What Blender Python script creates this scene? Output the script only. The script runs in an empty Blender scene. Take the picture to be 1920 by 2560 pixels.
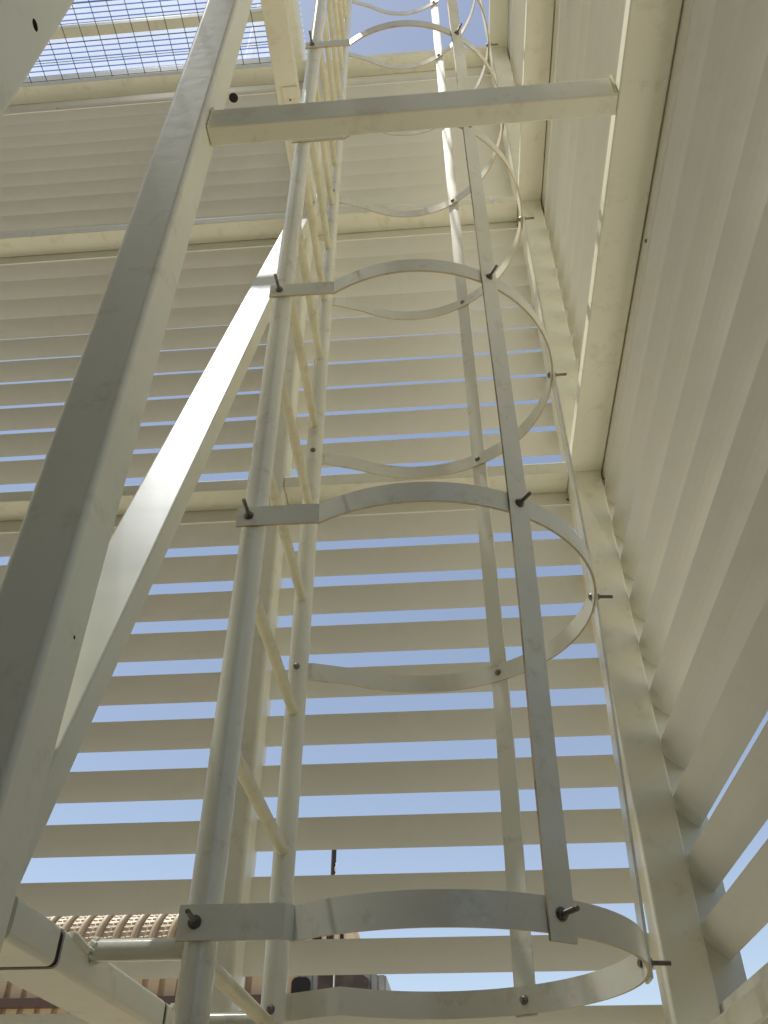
import bpy, bmesh, math, random
from mathutils import Vector, Matrix
random.seed(7)
S = bpy.context.scene
C = S.collection
R = math.radians
EYE = 1.6                      # camera height above the ground

# ------------------------------------------------------------------ camera
cd = bpy.data.cameras.new('camera'); cam = bpy.data.objects.new('camera', cd); C.objects.link(cam)
cd.sensor_fit = 'VERTICAL'; cd.sensor_height = 24.0; cd.lens = 24.0 * 2117.5 / 2560.0
cd.clip_start = 0.02; cd.clip_end = 2000
P_, Y_, RO = 0.6968, 0.0803, 0.0012
fw = Vector((-math.sin(Y_) * math.cos(P_), math.cos(Y_) * math.cos(P_), math.sin(P_)))
rt = Vector((math.cos(Y_), math.sin(Y_), 0)); up = rt.cross(fw)
rt2 = rt * math.cos(RO) + up * math.sin(RO); up2 = up * math.cos(RO) - rt * math.sin(RO)
cam.matrix_world = Matrix(((rt2.x, up2.x, -fw.x, 0), (rt2.y, up2.y, -fw.y, 0), (rt2.z, up2.z, -fw.z, EYE), (0, 0, 0, 1)))
S.camera = cam

# ------------------------------------------------------------------ world, sun, exposure
SUN = Vector((-0.255, -0.02, 0.966)).normalized()
w = bpy.data.worlds.new('World'); S.world = w; w.use_nodes = True
nt = w.node_tree; nt.nodes.clear()
out = nt.nodes.new('ShaderNodeOutputWorld'); bg = nt.nodes.new('ShaderNodeBackground')
sky = nt.nodes.new('ShaderNodeTexSky'); sky.sky_type = 'NISHITA'; sky.sun_disc = False
sky.sun_elevation = math.asin(SUN.z); sky.sun_rotation = math.atan2(SUN.x, SUN.y)
sky.air_density = 1.0; sky.dust_density = 0.45; sky.ozone_density = 0.6; sky.altitude = 0
bg.inputs['Strength'].default_value = 0.132
hs = nt.nodes.new('ShaderNodeHueSaturation'); hs.inputs['Saturation'].default_value = .76
nt.links.new(sky.outputs[0], hs.inputs['Color']); nt.links.new(hs.outputs[0], bg.inputs[0]); nt.links.new(bg.outputs[0], out.inputs[0])
sl = bpy.data.lights.new('sun', 'SUN'); sl.energy = 5.0; sl.angle = R(0.5); sl.color = (1, .95, .86)
sun = bpy.data.objects.new('sun', sl); C.objects.link(sun); sun.location = (0, 0, 20)
sun.rotation_euler = (-SUN).to_track_quat('-Z', 'Y').to_euler()
S.view_settings.view_transform = 'Standard'; S.view_settings.look = 'None'
S.view_settings.exposure = 0.25; S.view_settings.gamma = 1; S.view_settings.use_curve_mapping = False
S.cycles.max_bounces = 10; S.cycles.diffuse_bounces = 6; S.cycles.transparent_max_bounces = 16

# ------------------------------------------------------------------ materials
def mat(name, base, rough=.4, var=.06, scale=3.0, bump=.0, bscale=40, stain=None, stain_amt=0, stain_scale=6, metal=0, spec=.5, coat=0):
    m = bpy.data.materials.new(name); m.use_nodes = True; n = m.node_tree; b = n.nodes['Principled BSDF']
    tc = n.nodes.new('ShaderNodeTexCoord'); no = n.nodes.new('ShaderNodeTexNoise')
    no.inputs['Scale'].default_value = scale; no.inputs['Detail'].default_value = 5
    n.links.new(tc.outputs['Object'], no.inputs['Vector'])
    mr = n.nodes.new('ShaderNodeMapRange'); mr.inputs[1].default_value = .3; mr.inputs[2].default_value = .7
    mr.inputs[3].default_value = 1 - var; mr.inputs[4].default_value = 1 + var
    n.links.new(no.outputs[0], mr.inputs[0])
    mx = n.nodes.new('ShaderNodeVectorMath'); mx.operation = 'SCALE'
    col = n.nodes.new('ShaderNodeRGB'); col.outputs[0].default_value = (*base, 1)
    src = col.outputs[0]
    if stain:
        n2 = n.nodes.new('ShaderNodeTexNoise'); n2.inputs['Scale'].default_value = stain_scale; n2.inputs['Detail'].default_value = 8; n2.inputs['Roughness'].default_value = .7
        n.links.new(tc.outputs['Object'], n2.inputs['Vector'])
        r2 = n.nodes.new('ShaderNodeMapRange'); r2.inputs[1].default_value = .55; r2.inputs[2].default_value = .75; r2.inputs[3].default_value = 0; r2.inputs[4].default_value = stain_amt
        n.links.new(n2.outputs[0], r2.inputs[0])
        mix = n.nodes.new('ShaderNodeMix'); mix.data_type = 'RGBA'
        n.links.new(r2.outputs[0], mix.inputs[0]); n.links.new(src, mix.inputs[6]); mix.inputs[7].default_value = (*stain, 1)
        src = mix.outputs[2]
    n.links.new(src, mx.inputs[0]); n.links.new(mr.outputs[0], mx.inputs['Scale'])
    n.links.new(mx.outputs[0], b.inputs['Base Color'])
    b.inputs['Roughness'].default_value = rough; b.inputs['Metallic'].default_value = metal
    b.inputs['Specular IOR Level'].default_value = spec; b.inputs['Coat Weight'].default_value = coat
    if bump:
        n3 = n.nodes.new('ShaderNodeTexNoise'); n3.inputs['Scale'].default_value = bscale; n3.inputs['Detail'].default_value = 4
        n.links.new(tc.outputs['Object'], n3.inputs['Vector'])
        bp = n.nodes.new('ShaderNodeBump'); bp.inputs['Strength'].default_value = bump; bp.inputs['Distance'].default_value = .002
        n.links.new(n3.outputs[0], bp.inputs['Height']); n.links.new(bp.outputs[0], b.inputs['Normal'])
    return m
CREAM = (.74, .72, .60)
M_POST = mat('cream_gloss_paint', (.80, .775, .62), .42, .04, 2.5, .12, 25, (.46, .36, .20), .40, 15, spec=.3)
M_BRACE = mat('glossy_brace_paint', (.76, .735, .58), .36, .04, 2.5, .10, 18, (.55, .46, .28), .35, 4)
M_SLAT = mat('cream_slat_coating', (.75, .73, .635), .42, .03, 1.5, .03, 60, (.50, .46, .36), .28, 3.5)
M_PIPE = mat('cream_pipe_paint', (.82, .80, .66), .18, .05, 4, .15, 40, (.38, .27, .14), .5, 17)
M_RUNG = mat('stained_rung_paint', (.70, .65, .45), .45, .10, 9, .4, 90, (.42, .30, .14), .6, 16)
M_BAR = mat('cream_flat_bar_paint', (.80, .785, .66), .22, .04, 5, .18, 55, (.42, .30, .16), .45, 20)
M_EDGE = mat('primer_and_bounce_edge', (.55, .45, .27), .55, .12, 12, .2, 90, (.30, .14, .06), .7, 20)  # tan primer, with warm ground bounce painted into the lower edges
M_RUST = mat('rusty_chipped_edge', (.40, .31, .20), .7, .2, 20, .3, 120, (.06, .022, .012), 1.0, 14)
M_BOLT = mat('dull_zinc_steel', (.22, .20, .175), .40, .2, 40, .2, 200, metal=.8)
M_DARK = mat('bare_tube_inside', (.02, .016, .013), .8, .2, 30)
M_GROUND = mat('sandy_concrete', (.50, .45, .35), .9, .15, .6, .3, 20, (.38, .34, .26), .5, .8)
M_BOUNCE_CUT = mat('bounce_cut_floor', (.055, .052, .048), .9, .2, 4, .4, 60)
M_TAN = mat('tan_ribbed_sheet', (.44, .33, .20), .6, .15, 3, .1, 30, (.30, .19, .09), .5, 4)
M_COIL = mat('tan_coil', (.37, .29, .185), .5, .1, 6)
M_COILHI = mat('pale_coil_bars', (.62, .53, .41), .45, .08, 8)
M_RED = mat('red_oxide_steel', (.085, .045, .034), .6, .2, 5)
M_GREY = mat('weathered_grey_sheet', (.30, .30, .28), .6, .15, 6, .2, 30, (.16, .08, .05), .6, 5)
M_RUST_AND_SHADOW = mat('rust_and_pitch_shadow', (.07, .048, .038), .8, .35, 9, .4, 40, (.24, .16, .09), .8, 8)  # real rust on the plate; also colours the painted shadow wedge
M_NEAR_BLACK = mat('dark_opening', (.012, .010, .009), .9)  # flat near-black for the shed opening and house windows
M_WHITE = mat('white_pole_paint', (.75, .75, .72), .4)
M_BEIGE = mat('beige_render', (.55, .46, .36), .8, .08, 2)
M_BLOCKER = mat('dark_blocker_coat', (.06, .055, .045), .85, .1, 2)
M_POLE = mat('dark_brown_pole', (.035, .022, .016), .7, .2, 10)
M_CLAD = mat('cream_cladding', (.70, .67, .56), .5, .05, 3)
M_WIRE = mat('dull_mesh_wire', (.06, .055, .05), .5, .15, 20, metal=.4)
M_DROP = mat('white_dropping', (.88, .88, .84), .5)

def sheet_mat(name, tint, trans, diff):
    m = bpy.data.materials.new(name); m.use_nodes = True; n = m.node_tree; n.nodes.clear()
    o = n.nodes.new('ShaderNodeOutputMaterial')
    t = n.nodes.new('ShaderNodeBsdfTransparent'); t.inputs[0].default_value = (*trans, 1)
    d = n.nodes.new('ShaderNodeBsdfTranslucent'); d.inputs[0].default_value = (*tint, 1)
    g = n.nodes.new('ShaderNodeBsdfGlossy'); g.inputs[1].default_value = .08
    no = n.nodes.new('ShaderNodeTexNoise'); no.inputs['Scale'].default_value = 3
    tc = n.nodes.new('ShaderNodeTexCoord'); n.links.new(tc.outputs['Object'], no.inputs['Vector'])
    mr = n.nodes.new('ShaderNodeMapRange'); mr.inputs[3].default_value = diff - .08; mr.inputs[4].default_value = diff + .08
    n.links.new(no.outputs[0], mr.inputs[0])
    m1 = n.nodes.new('ShaderNodeMixShader'); n.links.new(mr.outputs[0], m1.inputs[0]); n.links.new(t.outputs[0], m1.inputs[1]); n.links.new(d.outputs[0], m1.inputs[2])
    m2 = n.nodes.new('ShaderNodeMixShader'); m2.inputs[0].default_value = .05; n.links.new(m1.outputs[0], m2.inputs[1]); n.links.new(g.outputs[0], m2.inputs[2])
    n.links.new(m2.outputs[0], o.inputs[0]); return m
M_SHEET = sheet_mat('clear_multiwall_sheet', (.72, .76, .8), (.84, .87, .90), .26)
M_FLUTE = sheet_mat('blue_flute_wall', (.16, .24, .48), (.42, .54, .85), .45)

# ------------------------------------------------------------------ mesh helpers
class MB:
    def __init__(s): s.v = []; s.f = []; s.m = []; s.sm = []
    def add(s, vs, fs, mi=0, smooth=False):
        o = len(s.v); s.v += [tuple(v) for v in vs]
        for f in fs: s.f.append(tuple(i + o for i in f)); s.m.append(mi); s.sm.append(smooth)
        return s
    def box(s, x0, x1, y0, y1, z0, z1, mi=0):
        v = [(x, y, z) for x in (x0, x1) for y in (y0, y1) for z in (z0, z1)]
        return s.add(v, [(0, 1, 3, 2), (4, 6, 7, 5), (0, 4, 5, 1), (2, 3, 7, 6), (0, 2, 6, 4), (1, 5, 7, 3)], mi)
    def loft(s, rings, mi=0, smooth=False, cap=True, close=True):
        n = len(rings[0]); vs = [p for r in rings for p in r]; fs = []
        for i in range(len(rings) - 1):
            for j in range(n if close else n - 1):
                k = (j + 1) % n; fs.append((i * n + j, i * n + k, (i + 1) * n + k, (i + 1) * n + j))
        s.add(vs, fs, mi, smooth)
        if cap:
            s.add(rings[0], [tuple(range(n))[::-1]], mi); s.add(rings[-1], [tuple(range(n))], mi)
        return s
    def rhs(s, p0, p1, a, b, ha, hb, r=.006, seg=5, mi=0):
        """rounded rectangular hollow section look: half sizes ha along a, hb along b"""
        p0 = Vector(p0); p1 = Vector(p1); a = Vector(a).normalized(); b = Vector(b).normalized(); prof = []
        for cx, cy, a0 in ((1, 1, 0), (-1, 1, 90), (-1, -1, 180), (1, -1, 270)):
            for i in range(seg + 1):
                t = R(a0 + 90 * i / seg); prof.append((cx * (ha - r) + r * math.cos(t), cy * (hb - r) + r * math.sin(t)))
        d = p1 - p0
        if a.cross(b).dot(d) < 0: prof = prof[::-1]
        return s.loft([[p + a * u + b * v for u, v in prof] for p in (p0, p1)], mi)
    def tube(s, p0, p1, r, n=20, mi=0, r1=None):
        p0 = Vector(p0); p1 = Vector(p1); d = (p1 - p0).normalized(); a = d.orthogonal().normalized(); b = d.cross(a)
        r1 = r if r1 is None else r1
        ring = lambda p, q: [p + (a * math.cos(2 * math.pi * i / n) + b * math.sin(2 * math.pi * i / n)) * q for i in range(n)]
        return s.loft([ring(p0, r), ring(p1, r1)], mi, True)
    def build(s, name, mats, parent=None, base=(0, 0, 0)):
        me = bpy.data.meshes.new(name); base = Vector(base)
        me.from_pydata([Vector(v) - base for v in s.v], [], s.f)
        for m in (mats if isinstance(mats, (list, tuple)) else [mats]): me.materials.append(m)
        for p, mi, sm in zip(me.polygons, s.m, s.sm): p.material_index = mi; p.use_smooth = sm
        me.validate(); me.update()
        o = bpy.data.objects.new(name, me); C.objects.link(o)
        if parent: o.parent = parent
        else: o.location = base
        return o
def Z(z): return z + EYE
def tag(o, label, cat, group=None):
    o['label'] = label; o['category'] = cat
    if group: o['group'] = group
    return o
def thing(name, label, cat, loc, group=None):
    o = bpy.data.objects.new(name, None); C.objects.link(o); o.location = loc; o.empty_display_size = .1
    return tag(o, label, cat, group)
def wbase(o):
    v = Vector((0, 0, 0)); q = o
    while q: v += q.location; q = q.parent
    return v
def part(name, mb, mats, parent): return mb.build(name, mats, parent, wbase(parent))
def member(name, label, cat, p0, p1, a, b, ha, hb, m=None, r=.006, group=None, seg=5):
    o = MB().rhs(p0, p1, a, b, ha, hb, r, seg).build(name, m or M_POST, None, p0)
    return tag(o, label, cat, group)
def punch(o, holes):
    """cut real bolt holes (world centre, axis, radius, depth); the bore shows bare dark steel"""
    mb = MB()
    for c, ax, rad, dep in holes:
        c = Vector(c); ax = Vector(ax).normalized(); mb.tube(c + ax * .02, c - ax * dep, rad, 20)
    cut = mb.build('cutter', M_DARK)
    o.data.materials.append(M_DARK)
    md = o.modifiers.new('b', 'BOOLEAN'); md.object = cut; md.operation = 'DIFFERENCE'; md.solver = 'EXACT'
    dg = bpy.context.evaluated_depsgraph_get(); me = bpy.data.meshes.new_from_object(o.evaluated_get(dg))
    o.modifiers.clear(); o.data = me
    inv = o.matrix_world.inverted() if False else Matrix.Translation(-o.location)
    for p in me.polygons:
        q = p.center + o.location
        for c, ax, rad, dep in holes:
            c = Vector(c); ax = Vector(ax).normalized(); d = q - c; t = d.dot(ax)
            if t < -.0008 and (d - ax * t).length < rad * 1.05: p.material_index = len(me.materials) - 1
    bpy.data.objects.remove(cut)
X = (1, 0, 0); Yv = (0, 1, 0); Zv = (0, 0, 1)

# ------------------------------------------------------------------ ground
g = MB(); g.add([(-400, -400, 0), (400, -400, 0), (400, 400, 0), (-400, 400, 0)], [(0, 1, 2, 3)])
go = g.build('ground', M_GROUND); go['kind'] = 'structure'
pv = MB(); pv.add([(-3.3, -.6, .004), (-.15, -.6, .004), (-.15, 2.4, .004), (-3.3, 2.4, .004)], [(0, 1, 2, 3)])  # added dark floor strip out of view, cuts bounce into the left bay
pv = pv.build('bounce_cut_strip', M_BOUNCE_CUT); pv['kind'] = 'structure'

# ------------------------------------------------------------------ steel frame
L0, L1, L2, L3 = .245, 2.030, 3.832, 5.640        # undersides of the beams, above eye level
o = member('frame_post', 'dark faced square post left of the ladder carrying the level cross beam', 'post', (-.558, .961, 0), (-.558, .961, Z(5.6)), X, Yv, .049, .050, r=.011, seg=8, group='square posts of the left frame')
punch(o, [((-.509, .975, Z(.62)), X, .003, .02)])
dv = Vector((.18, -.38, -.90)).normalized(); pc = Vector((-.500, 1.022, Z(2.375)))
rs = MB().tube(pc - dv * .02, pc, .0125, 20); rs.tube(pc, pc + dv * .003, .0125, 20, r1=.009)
part('hole_stand_in', rs, M_DARK, o)  # solid dark plug added in place of a dark round hole
o = member('frame_post', 'grey post cropped by the top left corner with a bolt hole', 'post', (-.558, .405, 0), (-.558, .405, Z(5.6)), X, Yv, .049, .050, r=.011, seg=8, group='square posts of the left frame')
punch(o, [((-.509, .418, Z(1.243)), X, .008, .04)])
member('frame_post', 'back wall post seen between the two ladder rails', 'post', (-.600, 2.305, 0), (-.600, 2.305, Z(5.63)), X, Yv, .055, .055, r=.016, seg=8, group='square posts of the left frame')
for za, zb, lab in ((0, L0, 'lowest length of corner post below the first beam'), (L0 + .05, L1, 'corner post length behind the lower cage hoops'),
                    (L1 + .05, L2, 'corner post length between the first and second right beams'), (L2 + .05, L3, 'top length of corner post under the highest right beam')):
    member('corner_post', lab, 'post', (.532, 2.305, Z(za) + (.001 if za else -EYE)), (.532, 2.305, Z(zb) - .001), X, Yv, .053, .055, r=.006, group='lengths of the corner post')
for z, lab in ((L0, 'right wall beam at the bottom of the corner post'), (L1, 'widest right wall beam running overhead from corner post'),
               (L2, 'middle right wall beam one level above the widest one'), (L3, 'highest thin looking right wall beam against blue sky')):
    member('wall_beam', lab, 'beam', (.533, .30, Z(z) + .025), (.533, 2.36, Z(z) + .025), X, Zv, .0565, .025, r=.005, group='beams along the right wall')
for z, lab in ((L0, 'lowest back wall transom under the bottom louvers'), (L1, 'back wall transom behind the second cage hoop'),
               (L2, 'back wall transom with a white dropping near its right end'), (L3, 'top back wall transom below the open sky')):
    for x0, x1, side in ((-3.2, -.658, 'left of the ladder'), (-.543, .474, 'right of the ladder')):
        t = member('transom', lab + ', part ' + side, 'transom', (x0, 2.305, Z(z) + .025), (x1, 2.305, Z(z) + .025), Yv, Zv, .055, .025, r=.004, group='transoms of the louvred back wall')
        if z == L2 and x0 > -1:
            d = MB(); q = Vector((.345, 2.2485, Z(z) + .022))
            for k, (dx, dz, rr) in enumerate(((0, .03, .005), (.003, .012, .006), (.008, -.003, .010), (.016, -.012, .009), (.024, -.02, .006))):
                d.tube(q + Vector((dx, -.001, dz)), q + Vector((dx, .0025, dz)), rr, 10)
            part('dropping', d, M_DROP, t)
o = member('cross_beam', 'slim beam crossing above the cage from left post to right beam', 'beam', (-.507, .962, Z(L1) + .045), (.475, .962, Z(L1) + .045), Yv, Zv, .0255, .045, r=.005)
for xx, sgn in ((-.5065, 1), (.4745, -1)):
    wb = MB()
    for i in range(9):
        t = i / 8; wb.tube((xx, .9355, Z(L1) + .09 * t), (xx + .005 * sgn, .934, Z(L1) + .09 * t + .003), .0032, 8)
    part('weld_bead', wb, M_POST, o)
jg = MB()
for z0, z1 in ((.004, .016), (.030, .046), (.066, .080)): jg.box(-.5078, -.5062, .9345, .9362, Z(L1) + z0, Z(L1) + z1)
part('joint_gap', jg, M_DARK, o)
# left frame between the posts
o = member('side_beam', 'level two beam over the ladder top left with a small plate', 'beam', (-.563, -.9, Z(L2) + .025), (-.563, 2.248, Z(L2) + .025), X, Zv, .050, .025, r=.005)
pl = MB().box(-.585, -.514, 1.62, 2.0, Z(L2) - .006, Z(L2) - .0005); po = part('joint_plate', pl, M_POST, o)
sc = MB().tube((-.556, 1.675, Z(L2) - .009), (-.556, 1.675, Z(L2) - .005), .004, 10); part('screw_head', sc, M_DARK, po)
by = lambda y: 2.9 * y - 2.473
bd = Vector((0, 1, 2.9)).normalized(); bn = Vector((0, -2.9, 1)).normalized()
B0 = Vector((-.557, .955, Z(by(.955)))) - bn * .0255; B1 = Vector((-.557, 2.243, Z(by(2.243)))) - bn * .0255
o = member('brace', 'glossy diagonal brace glaring in the sun beside the left post', 'brace', B0, B1, X, bn, .047, .0255, M_BRACE, r=.005)
# low rail with joints
rail = thing('ladder_rail', 'low horizontal rail at bottom left that holds the ladder pipes', 'rail', (-.559, 1.0, Z(L0)))
for y0, y1 in ((1.013, 1.146), (1.162, 1.631), (1.647, 2.248)):
    part('rail_length', MB().rhs((-.559, y0, Z(L0) + .024), (-.559, y1, Z(L0) + .024), X, Zv, .050, .024, .009, 6), M_POST, rail)
for y in (1.154, 1.639):
    part('rail_spigot', MB().rhs((-.559, y - .02, Z(L0) + .024), (-.559, y + .02, Z(L0) + .024), X, Zv, .0475, .0215, .008), M_DARK, rail)
for y in (1.185, 1.675):
    wb = MB()
    for i in range(7):
        t = i / 6; wb.tube((-.511, y + .05 * t, Z(L0) + .046 - .006 * t), (-.507, y + .05 * t + .008, Z(L0) + .046 - .006 * t), .005, 8)
    part('weld_bead', wb, M_POST, rail)

# ------------------------------------------------------------------ louvre panels
PIT, SH, SW = .1586, .0695, .064
def slat_mesh(name, length, axis, bw):
    """curved blade sloping down and outward, hemmed on both long edges; runs along +axis, outward is +other"""
    th = .0022; N = 6; prof = []
    for i in range(N + 1):
        t = i / N; bow = bw * math.sin(math.pi * t); prof.append((SW * t + bow * .74, -SH * t + bow * .67))
    up_ = [(u, z) for u, z in prof]; lo = [(u - th * .74, z - th * .67) for u, z in prof]
    loop = up_ + lo[::-1]
    mb = MB()
    if axis == 'x': rings = [[(l, u, z) for u, z in loop] for l in (0, length)]
    else: rings = [[(u, l, z) for u, z in loop][::-1] for l in (0, length)]
    mb.loft(rings, 0, False)
    me = bpy.data.meshes.new(name); me.from_pydata(mb.v, [], mb.f); me.materials.append(M_SLAT); me.update(); return me
def panel(label, axis, a0, a1, plane, zs, zb, zt):
    """one louvre panel: zs are the heights of the blades' inner edges"""
    loc = (a0, plane, Z(zb)) if axis == 'x' else (plane, a0, Z(zb))
    t = thing('louver_panel', label, 'louver panel', loc, 'louver panels of the enclosure')
    me = slat_mesh('slat', a1 - a0, axis, (.0006 if zb < L1 else -.0022) if axis == 'x' else (-.0085 if zb < L1 else -.0055))
    for z in zs:
        s = bpy.data.objects.new('slat', me); C.objects.link(s); s.parent = t
        j = random.uniform(-.0012, .0012)
        s.location = (0, 0, z - zb + j); s.rotation_euler = ((random.uniform(-.006, .006), 0, 0) if axis == 'x' else (0, random.uniform(-.028, .028), 0))
    def bar(name, u0, u1, v0, v1, z0, z1):
        mb = MB()
        if axis == 'x': mb.box(a0 + u0, a0 + u1, plane + v0, plane + v1, Z(z0), Z(z1))
        else: mb.box(plane + v0, plane + v1, a0 + u0, a0 + u1, Z(z0), Z(z1))
        return part(name, mb, M_SLAT, t)
    Lg = a1 - a0
    bar('head_strip', .003, Lg - .003, -.0055 if axis == 'x' else -.003, .003, min(zt - .05, max(zs) - .006), zt + .035)
    for i in range(max(2, int(Lg / .55))):
        u = .07 + (Lg - .14) * i / max(1, int(Lg / .55) - 1); hz = min(zt - .05, max(zs) - .006) + .020; mb = MB()
        if axis == 'x': mb.tube((a0 + u, plane - .0055, Z(hz)), (a0 + u, plane - .0095, Z(hz)), .0055, 10, r1=.0035)
        else: mb.tube((plane - .003, a0 + u, Z(hz)), (plane - .007, a0 + u, Z(hz)), .0055, 10, r1=.0035)
        part('screw_head', mb, M_BOLT, t)
    bar('sill_strip', .003, Lg - .003, -.003, .010, zb, zb + .030)
    bar('end_channel', -.004, -.001, 0.002, .088, zb + .001, zt - .001)
    bar('end_channel', Lg + .001, Lg + .004, 0.002, .088, zb + .001, zt - .001)
    return t
def zl(top, bot):
    r = []; z = top
    while z > bot: r.append(z); z -= PIT
    return r
LV = [('bottom', zl(.13, -1.5), -1.58, L0 - .01), ('lower', zl(1.985, .39), L0 + .055, L1 - .004 + .0), ('middle', zl(3.309 + 3 * PIT, 2.30), L1 + .055, L2 - .004), ('upper', zl(3.309 + 14 * PIT, 4.0), L2 + .055, L3 - .004)]
for nm, zs, zb, zt in LV:
    zt2 = zt if nm != 'lower' else L1 - .002
    panel('%s back wall louver panel right of the ladder' % nm, 'x', -.562, .545, 2.368, zs, zb, zt2)
    panel('%s back wall louver panel left of the ladder' % nm, 'x', -3.2, -.640, 2.368, zs, zb, zt2)
LR = [('bottom', zl(.13, -1.5), -1.58, L0 - .01), ('lower', zl(1.985, .50), L0 + .108, L1 - .002), ('middle', zl(1.985 + 11 * PIT, 2.12), L1 + .02, L2 - .004), ('upper', zl(1.985 + 22 * PIT, 3.90), L2 + .02, L3 - .004)]
for nm, zs, zb, zt in LR:
    panel('%s louver panel of the right side wall' % nm, 'y', .30, 2.33, .596, zs, zb, zt)

for nm, zs, zb, zt in LR:  # unseen left side, added to cut sky light in the left bay
    t = panel('%s added louver panel holding back sky light on the unseen left' % nm, 'y', -.55, 2.33, -3.26, zs, zb, zt)
    t.location = (-3.26, 2.33, Z(zb)); t.rotation_euler = (0, 0, math.pi)

# ------------------------------------------------------------------ caged ladder
XS, YL, YR, RP = -.3571, 1.2654, 1.8198, .02415
lad = thing('caged_ladder', 'tall cream caged ladder with round rails and bolted hoops', 'ladder', (XS, (YL + YR) / 2, 0))
for y in (YL, YR): part('rail', MB().tube((XS, y, 0), (XS, y, Z(7.0)), RP, 32), M_PIPE, lad)
for k in range(-6, 20):
    z = Z(.597 + .3185 * k)
    if z < .1: continue
    part('rung', MB().tube((XS, YL + .01, z), (XS, YR - .01, z), .0125, 18), M_RUNG, lad)
    if k == -6: pass
for y in (YL, YR):
    for z in (L0 + .044, L2 + .02):
        sp = part('standoff_pipe', MB().tube((-.512, y, Z(z)), (XS - .02, y, Z(z)), .0148, 22), M_PIPE, lad)
        wb = MB()
        for i in range(10):
            t = 2 * math.pi * i / 10
            wb.tube((-.509, y + .0152 * math.cos(t), Z(z) + .0152 * math.sin(t)), (-.501, y + .0148 * math.cos(t + .3), Z(z) + .0148 * math.sin(t + .3)), .0035, 7)
        part('weld_bead', wb, M_PIPE, sp)
# hoop path (plan), inner side of a 5 mm flat bar
HX, HY, HR = -.040, 1.5615, .3705
def hoop_path(HX=HX, HY=HY, HR=HR):
    """plan line of one hoop: flat lead from the near rail, a kink, the arc, then the flat behind the far rail"""
    yf, yr = YL - RP - .0025, YR + RP + .0025
    a0 = math.atan2(-math.sqrt(HR * HR - (-.225 - HX) ** 2), -.225 - HX)
    pts = [(XS - .028, yf), (-.236, yf)]
    for i in range(0, 61):
        t = a0 - 2 * a0 * i / 60; pts.append((HX + HR * math.cos(t), HY + HR * math.sin(t)))
    ye = pts[-1][1]
    return pts + [(XS + .03, yr), (XS - .028, yr)]
def sweep_bar(path, z0, z1, th, mats_idx=(0, 1)):
    """flat bar on edge following a plan path: two broad faces smooth, thin edges separate"""
    n = len(path); nor = []
    for i in range(n):
        a = Vector(path[max(i - 1, 0)]); b = Vector(path[min(i + 1, n - 1)]); d = (b - a).normalized(); nor.append(Vector((d.y, -d.x)))
    outp = [Vector(p) + q * th / 2 for p, q in zip(path, nor)]; inp = [Vector(p) - q * th / 2 for p, q in zip(path, nor)]
    mb = MB()
    cuts = [0]
    for i in range(1, n - 1):
        u = (Vector(path[i]) - Vector(path[i - 1])).normalized(); v = (Vector(path[i + 1]) - Vector(path[i])).normalized()
        if u.dot(v) < math.cos(R(12)): cuts.append(i)
    cuts.append(n - 1)
    def strip(A, B, mi, flip):
        for c0, c1 in zip(cuts[:-1], cuts[1:]):
            m = c1 - c0 + 1; vs = list(A[c0:c1 + 1]) + list(B[c0:c1 + 1]); fs = []
            for i in range(m - 1):
                f = (i, i + 1, m + i + 1, m + i); fs.append(f[::-1] if flip else f)
            mb.add(vs, fs, mi, True)
    e = lambda P, z: [(p.x, p.y, z) for p in P]
    strip(e(outp, z0), e(outp, z1), 0, False); strip(e(inp, z0), e(inp, z1), 0, True)
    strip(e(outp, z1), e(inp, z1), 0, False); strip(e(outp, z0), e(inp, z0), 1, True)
    for i in (0, n - 1):
        mb.add([(outp[i].x, outp[i].y, z0), (outp[i].x, outp[i].y, z1), (inp[i].x, inp[i].y, z1), (inp[i].x, inp[i].y, z0)], [(0, 1, 2, 3)], 1)
    return mb
def cage(z):
    """cage circle at a height: it draws in a little below the second hoop"""
    t = min(max((Z(HZ0 + HH) - z) / HH, 0), 1); return HX + .004 * t, HY - .040 * t, HR - .0415 * t
def bolt(c, d, parent, tail=.045, head=True):
    """threaded bolt: c on the outer face, d outward; dome head inside"""
    c = Vector(c); d = Vector(d).normalized(); mb = MB()
    a = d.orthogonal().normalized(); b = d.cross(a)
    hexr = lambda p, r: [p + (a * math.cos(i * math.pi / 3) + b * math.sin(i * math.pi / 3)) * r for i in range(6)]
    mb.loft([hexr(c + d * .0005, .0075), hexr(c + d * .0065, .0075)])
    mb.tube(c + d * .0, c + d * .0015, .0095, 14)
    for i in range(9):
        s0 = .0065 + (tail - .0065) * i / 9; s1 = .0065 + (tail - .0065) * (i + 1) / 9
        mb.tube(c + d * s0, c + d * (s0 + s1) / 2, .0034, 10, r1=.0041); mb.tube(c + d * (s0 + s1) / 2, c + d * s1, .0041, 10, r1=.0034)
    part('bolt', mb, M_BOLT, parent)
def dome(c, d, parent):
    c = Vector(c); d = Vector(d).normalized(); a = d.orthogonal().normalized(); b = d.cross(a); mb = MB(); rings = []
    for t in (0, 22, 45, 66, 85):
        r = .0085 * math.cos(R(t)); h = .007 * math.sin(R(t)); rings.append([c + d * h + (a * math.cos(i * math.pi / 7) + b * math.sin(i * math.pi / 7)) * r for i in range(14)])
    mb.loft(rings, 0, True); part('bolt_head', mb, M_BOLT, parent)
HZ0, HH, BH = .316, .729, .0232
ang = {'front': R(-58.4), 'right': R(1), 'rear': R(62)}
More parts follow.
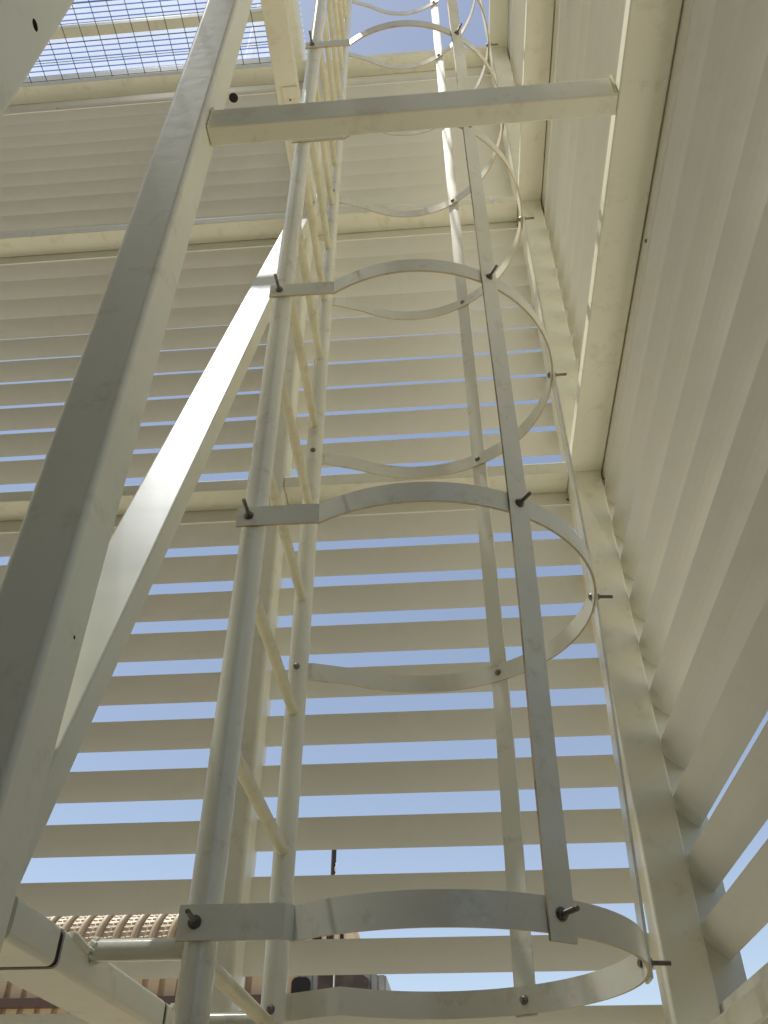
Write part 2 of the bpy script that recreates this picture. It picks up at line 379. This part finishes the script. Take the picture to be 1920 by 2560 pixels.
for k in range(0, 9):
    z = Z(HZ0 + HH * k) + (.055 if k == 3 else .02 if k == 4 else 0); jz = random.uniform(-.004, .004)
    h = part('hoop', sweep_bar(hoop_path(*cage(z)), z - BH, z + BH, .005), [M_BAR, M_EDGE], lad)
    bolt((XS - .004, 1.2355, z), (random.uniform(-.12, .05), -1, random.uniform(-.03, .06)), h, .046)
    dome((XS, YR - RP, z - .012), (.1, -1, 0), h)
    for nm, a in ang.items():
        d = Vector((math.cos(a), math.sin(a), 0)); cx_, cy_, cr_ = cage(z); c = Vector((cx_, cy_, z)) + d * (cr_ + .0075)
        if nm != 'rear': bolt(c, d + Vector((0, 0, random.uniform(-.05, .1))), h, .036)
        dome(Vector((cx_, cy_, z)) + d * (cr_ - .0025), -d, h)
for nm, a in ang.items():
    d = Vector((math.cos(a), math.sin(a), 0)); t = Vector((-math.sin(a), math.cos(a), 0)); 
    mb = MB(); z0 = Z(HZ0) - (.034 if nm == 'front' else .026); rings = []
    for i in range(25):
        z = z0 + (Z(6.4) - z0) * i / 24; wob = Vector((0, 0, 0)) if i in (0, 24) else t * random.uniform(-.0012, .0012)
        cx_, cy_, cr_ = cage(z); c = Vector((cx_, cy_, 0)) + d * (cr_ + .005)
        rings.append([c + wob + t * u + d * v + Vector((0, 0, z)) for u, v in ((-.0215, -.0025), (.0215, -.0025), (.0215, .0025), (-.0215, .0025))])
    n = 4
    for i in range(24):
        for j in range(4):
            q = [rings[i][j], rings[i][(j + 1) % 4], rings[i + 1][(j + 1) % 4], rings[i + 1][j]]
            mb.add(q, [(0, 1, 2, 3)], 1 if j in (1, 3) else 0)
    mb.add(rings[0], [(3, 2, 1, 0)], 1); mb.add(rings[-1], [(0, 1, 2, 3)], 1)
    so = part('strap', mb, [M_BAR, M_RUST if nm == 'front' else M_BAR], lad)

# ------------------------------------------------------------------ roof over the left bay
rf = thing('sheet_roof', 'clear blue tinted sheet roof over the left bay', 'roof', (-2, .8, Z(L3 + .2)))
ZR = Z(L3) + .27
RX0, RX1, RY0, RY1 = -3.3, -.70, .16, 2.42
mb = MB(); fl = MB(); y = RY0
while y < RY1:
    mb.box(RX0, RX1, y, y + .0275, ZR, ZR + .003); fl.box(RX0, RX1, y + .0278, y + .0325, ZR - .003, ZR + .008); y += .0325
so = part('roof_sheet', mb, M_SHEET, rf); so['kind'] = 'stuff'
so = part('sheet_flutes', fl, M_FLUTE, rf); so['kind'] = 'stuff'
for yy in (2.03, 1.66):
    part('purlin', MB().rhs((RX0, yy, ZR - .035), (RX1 - .11, yy, ZR - .035), Yv, Zv, .030, .028, .004), M_POST, rf)
part('eaves_plate', MB().rhs((RX0, 2.31, Z(L3) + .115), (RX1 - .11, 2.31, Z(L3) + .115), Yv, Zv, .045, .062, .004), M_POST, rf)
part('edge_beam', MB().rhs((RX1 - .052, RY0, Z(L3) + .13), (RX1 - .052, RY1 - .03, Z(L3) + .13), X, Zv, .052, .125, .012, 6), M_POST, rf)
part('roof_stub', MB().rhs((-1.16, 2.47, Z(L3)), (-1.16, 2.47, Z(7.3)), X, Yv, .03, .03, .005), M_POST, rf)
ms = thing('wire_mesh', 'welded wire mesh hung under the roof sheet', 'mesh', (-2, 1, Z(L3) + .052))
zw = Z(L3) + .055
def wire(p0, p1):
    return MB().tube(p0, p1, .0025, 6)
base = None; x = RX0 + .05
while x < RX1 - .12:
    if base is None: base = part('long_wire', wire((x, RY0, zw), (x, 2.262, zw)), M_WIRE, ms); x0 = x
    else:
        c = base.copy(); C.objects.link(c); c.parent = ms; c.location = (x - x0 + random.uniform(-.003, .003), 0, random.uniform(-.001, .001))
    x += .108
base = None; y = 2.25
while y > RY0:
    if base is None: base = part('cross_wire', MB().tube((RX0, y, zw + .005), (RX1 - .12, y, zw + .005), .0018, 5), M_WIRE, ms); y0 = y
    else:
        c = base.copy(); C.objects.link(c); c.parent = ms; c.location = (0, y - y0, 0)
    y -= .108

# ------------------------------------------------------------------ added unseen light blocker, then things beyond the louvers
pr = thing('light_blocker', 'unseen dark block behind the camera added to hold back light', 'light blocker', (0, -3, 0))  # out of view, added to darken faces turned to the camera
part('wall', MB().box(-7, .36, -5, -.62, 0, 8.2), M_BLOCKER, pr)
part('roof', MB().box(-7.1, .42, -5.1, -.60, 8.202, 8.35), M_BLOCKER, pr)
part('overhead_blocker', MB().box(-3.4, -.15, -.615, .14, 7.62, 7.74), M_BLOCKER, pr)  # added overhead slab out of view, keeps high light off the left front
sh = thing('tan_shed', 'tan corrugated shed wall glimpsed under the pipes at bottom left', 'shed', (-3.4, 9, 0))
b = MB(); xx = -6.2
while xx < -1.55:
    b.box(xx, xx + .10, 8.50, 11, 0, Z(1.82)); b.box(xx + .10, xx + .16, 8.54, 10.96, 0, Z(1.815)); xx += .16
part('ribbed_wall', b, M_TAN, sh)
part('steel_rail', MB().box(-6.2, -1.55, 8.40, 8.49, Z(1.47), Z(1.54)), M_RED, sh)
rl = thing('ribbed_coil', 'tan coiled hose with raised ribs lying along the shed top', 'hose', (-3.3, 8.6, Z(1.95)))
RC = .30; yc, zc = 8.85, Z(2.05)
part('core', MB().tube((-5.6, yc, zc), (-1.7, yc, zc), RC, 40), M_COIL, rl)
k = 0; xr = -5.5
ribs = None
while xr < -1.7:
    mb = MB(); rings = []; n = 28
    for i in range(n + 1):
        t = 2 * math.pi * i / n; cx = xr + .03 * math.sin(t) + .06 * math.cos(t); rr = RC + .010
        ring = []
        for j in range(8):
            u = 2 * math.pi * j / 8; q = rr + .036 * math.sin(u)
            ring.append((cx + .032 * math.cos(u), yc + q * math.cos(t), zc + q * math.sin(t)))
        rings.append(ring)
    mb.loft(rings, 0, True, False); part('rib', mb, M_COIL, rl)
    xr += .178
mb = MB(); xr = -5.5
while xr < -1.75:
    for i in range(-4, 9):
        t = R(180 - i * 9 + 6); q = RC + .004
        for s in (0, 1):
            xa = xr + .048 + s * .052 + .03 * math.sin(t) + .06 * math.cos(t) * 1.0
            mb.tube((xa, yc + q * math.cos(t), zc + q * math.sin(t)), (xa + .040, yc + q * math.cos(t), zc + q * math.sin(t) - (.004 if s == 0 else -.004)), .0065, 6)
    xr += .178
so = part('pale_bars', mb, M_COILHI, rl); so['kind'] = 'stuff'
gs = thing('grey_shed', 'weathered grey sheet metal shed with dark opening behind the ladder', 'shed', (-1.1, 9, 0))
b = MB(); xx = -1.52
while xx < -.72:
    b.box(xx, xx + .050, 8.52, 10, 0, Z(1.78) - (xx + 1.5) * .1); b.box(xx + .050, xx + .066, 8.535, 9.98, 0, Z(1.775) - (xx + 1.5) * .1); xx += .066
part('sheet_wall', b, M_GREY, gs)
b = MB(); b.rhs((-1.43, 8.49, Z(1.42)), (-1.43, 8.525, Z(1.42)), X, Zv, .085, .27, .05); part('dark_opening', b, M_NEAR_BLACK, gs)
part('rust_plate', MB().box(-1.275, -1.125, 8.47, 8.515, Z(1.2), Z(1.76)), M_RUST_AND_SHADOW, gs)
b = MB(); b.add([(-1.09, 8.3, Z(1.77)), (-1.02, 8.3, Z(1.77)), (-.80, 8.3, Z(1.63)), (-.80, 8.3, Z(1.56)), (-1.09, 8.3, Z(1.56))] + [(-1.09, 8.518, Z(1.77)), (-1.02, 8.518, Z(1.77)), (-.80, 8.518, Z(1.63)), (-.80, 8.518, Z(1.56)), (-1.09, 8.518, Z(1.56))], [(0, 4, 3, 2, 1), (5, 6, 7, 8, 9), (0, 1, 6, 5), (1, 2, 7, 6), (2, 3, 8, 7), (3, 4, 9, 8), (4, 0, 5, 9)])
part('roof_pitch_shadow', b, M_RUST_AND_SHADOW, gs)  # solid dark wedge standing for the shadow under the roof pitch
tag(MB().tube((-1.11, 8.36, 0), (-1.11, 8.36, Z(1.82)), .009, 10).build('thin_pole', M_WHITE, None, (-1.11, 8.36, 0)), 'thin white pole in front of the grey shed', 'pole')
bp = thing('dark_pole', 'dark brown pole with pale rag against the sky', 'pole', (-1.16, 8.9, 0))
part('shaft', MB().tube((-1.237, 8.95, 0), (-1.237, 8.95, Z(2.98)), .026, 14), M_POLE, bp)
rg = MB()
for i in range(9):
    t = i / 8; rg.tube((-1.212 + .006 * math.sin(i * 2), 8.925, Z(2.82) - .20 * t), (-1.210 + .008 * math.sin(i * 2 + 2), 8.922, Z(2.795) - .20 * t), .006, 6)
part('rag', rg, M_WHITE, bp)
bb = thing('beige_house', 'tiny beige house top peeping under the lowest hoop', 'house', (-3.9, 30, 0))
part('wall', MB().box(-7.2, -3.40, 30, 36, 0, 8.86), M_BEIGE, bb)
for xw, ww in ((-4.75, .30), (-4.28, .07), (-4.12, .07), (-3.84, .12)): part('window', MB().box(xw, xw + ww, 29.95, 29.99, 8.35, 8.80), M_NEAR_BLACK, bb)
part('roof', MB().box(-7.3, -3.30, 29.9, 36.1, 8.862, 8.98), M_BEIGE, bb)
cl = thing('cladding_wall', 'low ribbed cream cladding outside the right wall', 'wall', (1.25, 3, 0))
b = MB().box(1.26, 1.36, -2, 7, 0, Z(.735)); yy = -1.98
part('sheet', b, M_CLAD, cl)
b = MB()
while yy < 6.9: b.box(1.235, 1.259, yy, yy + .04, 0, Z(.73)); yy += .11
part('ribs', b, M_CLAD, cl)
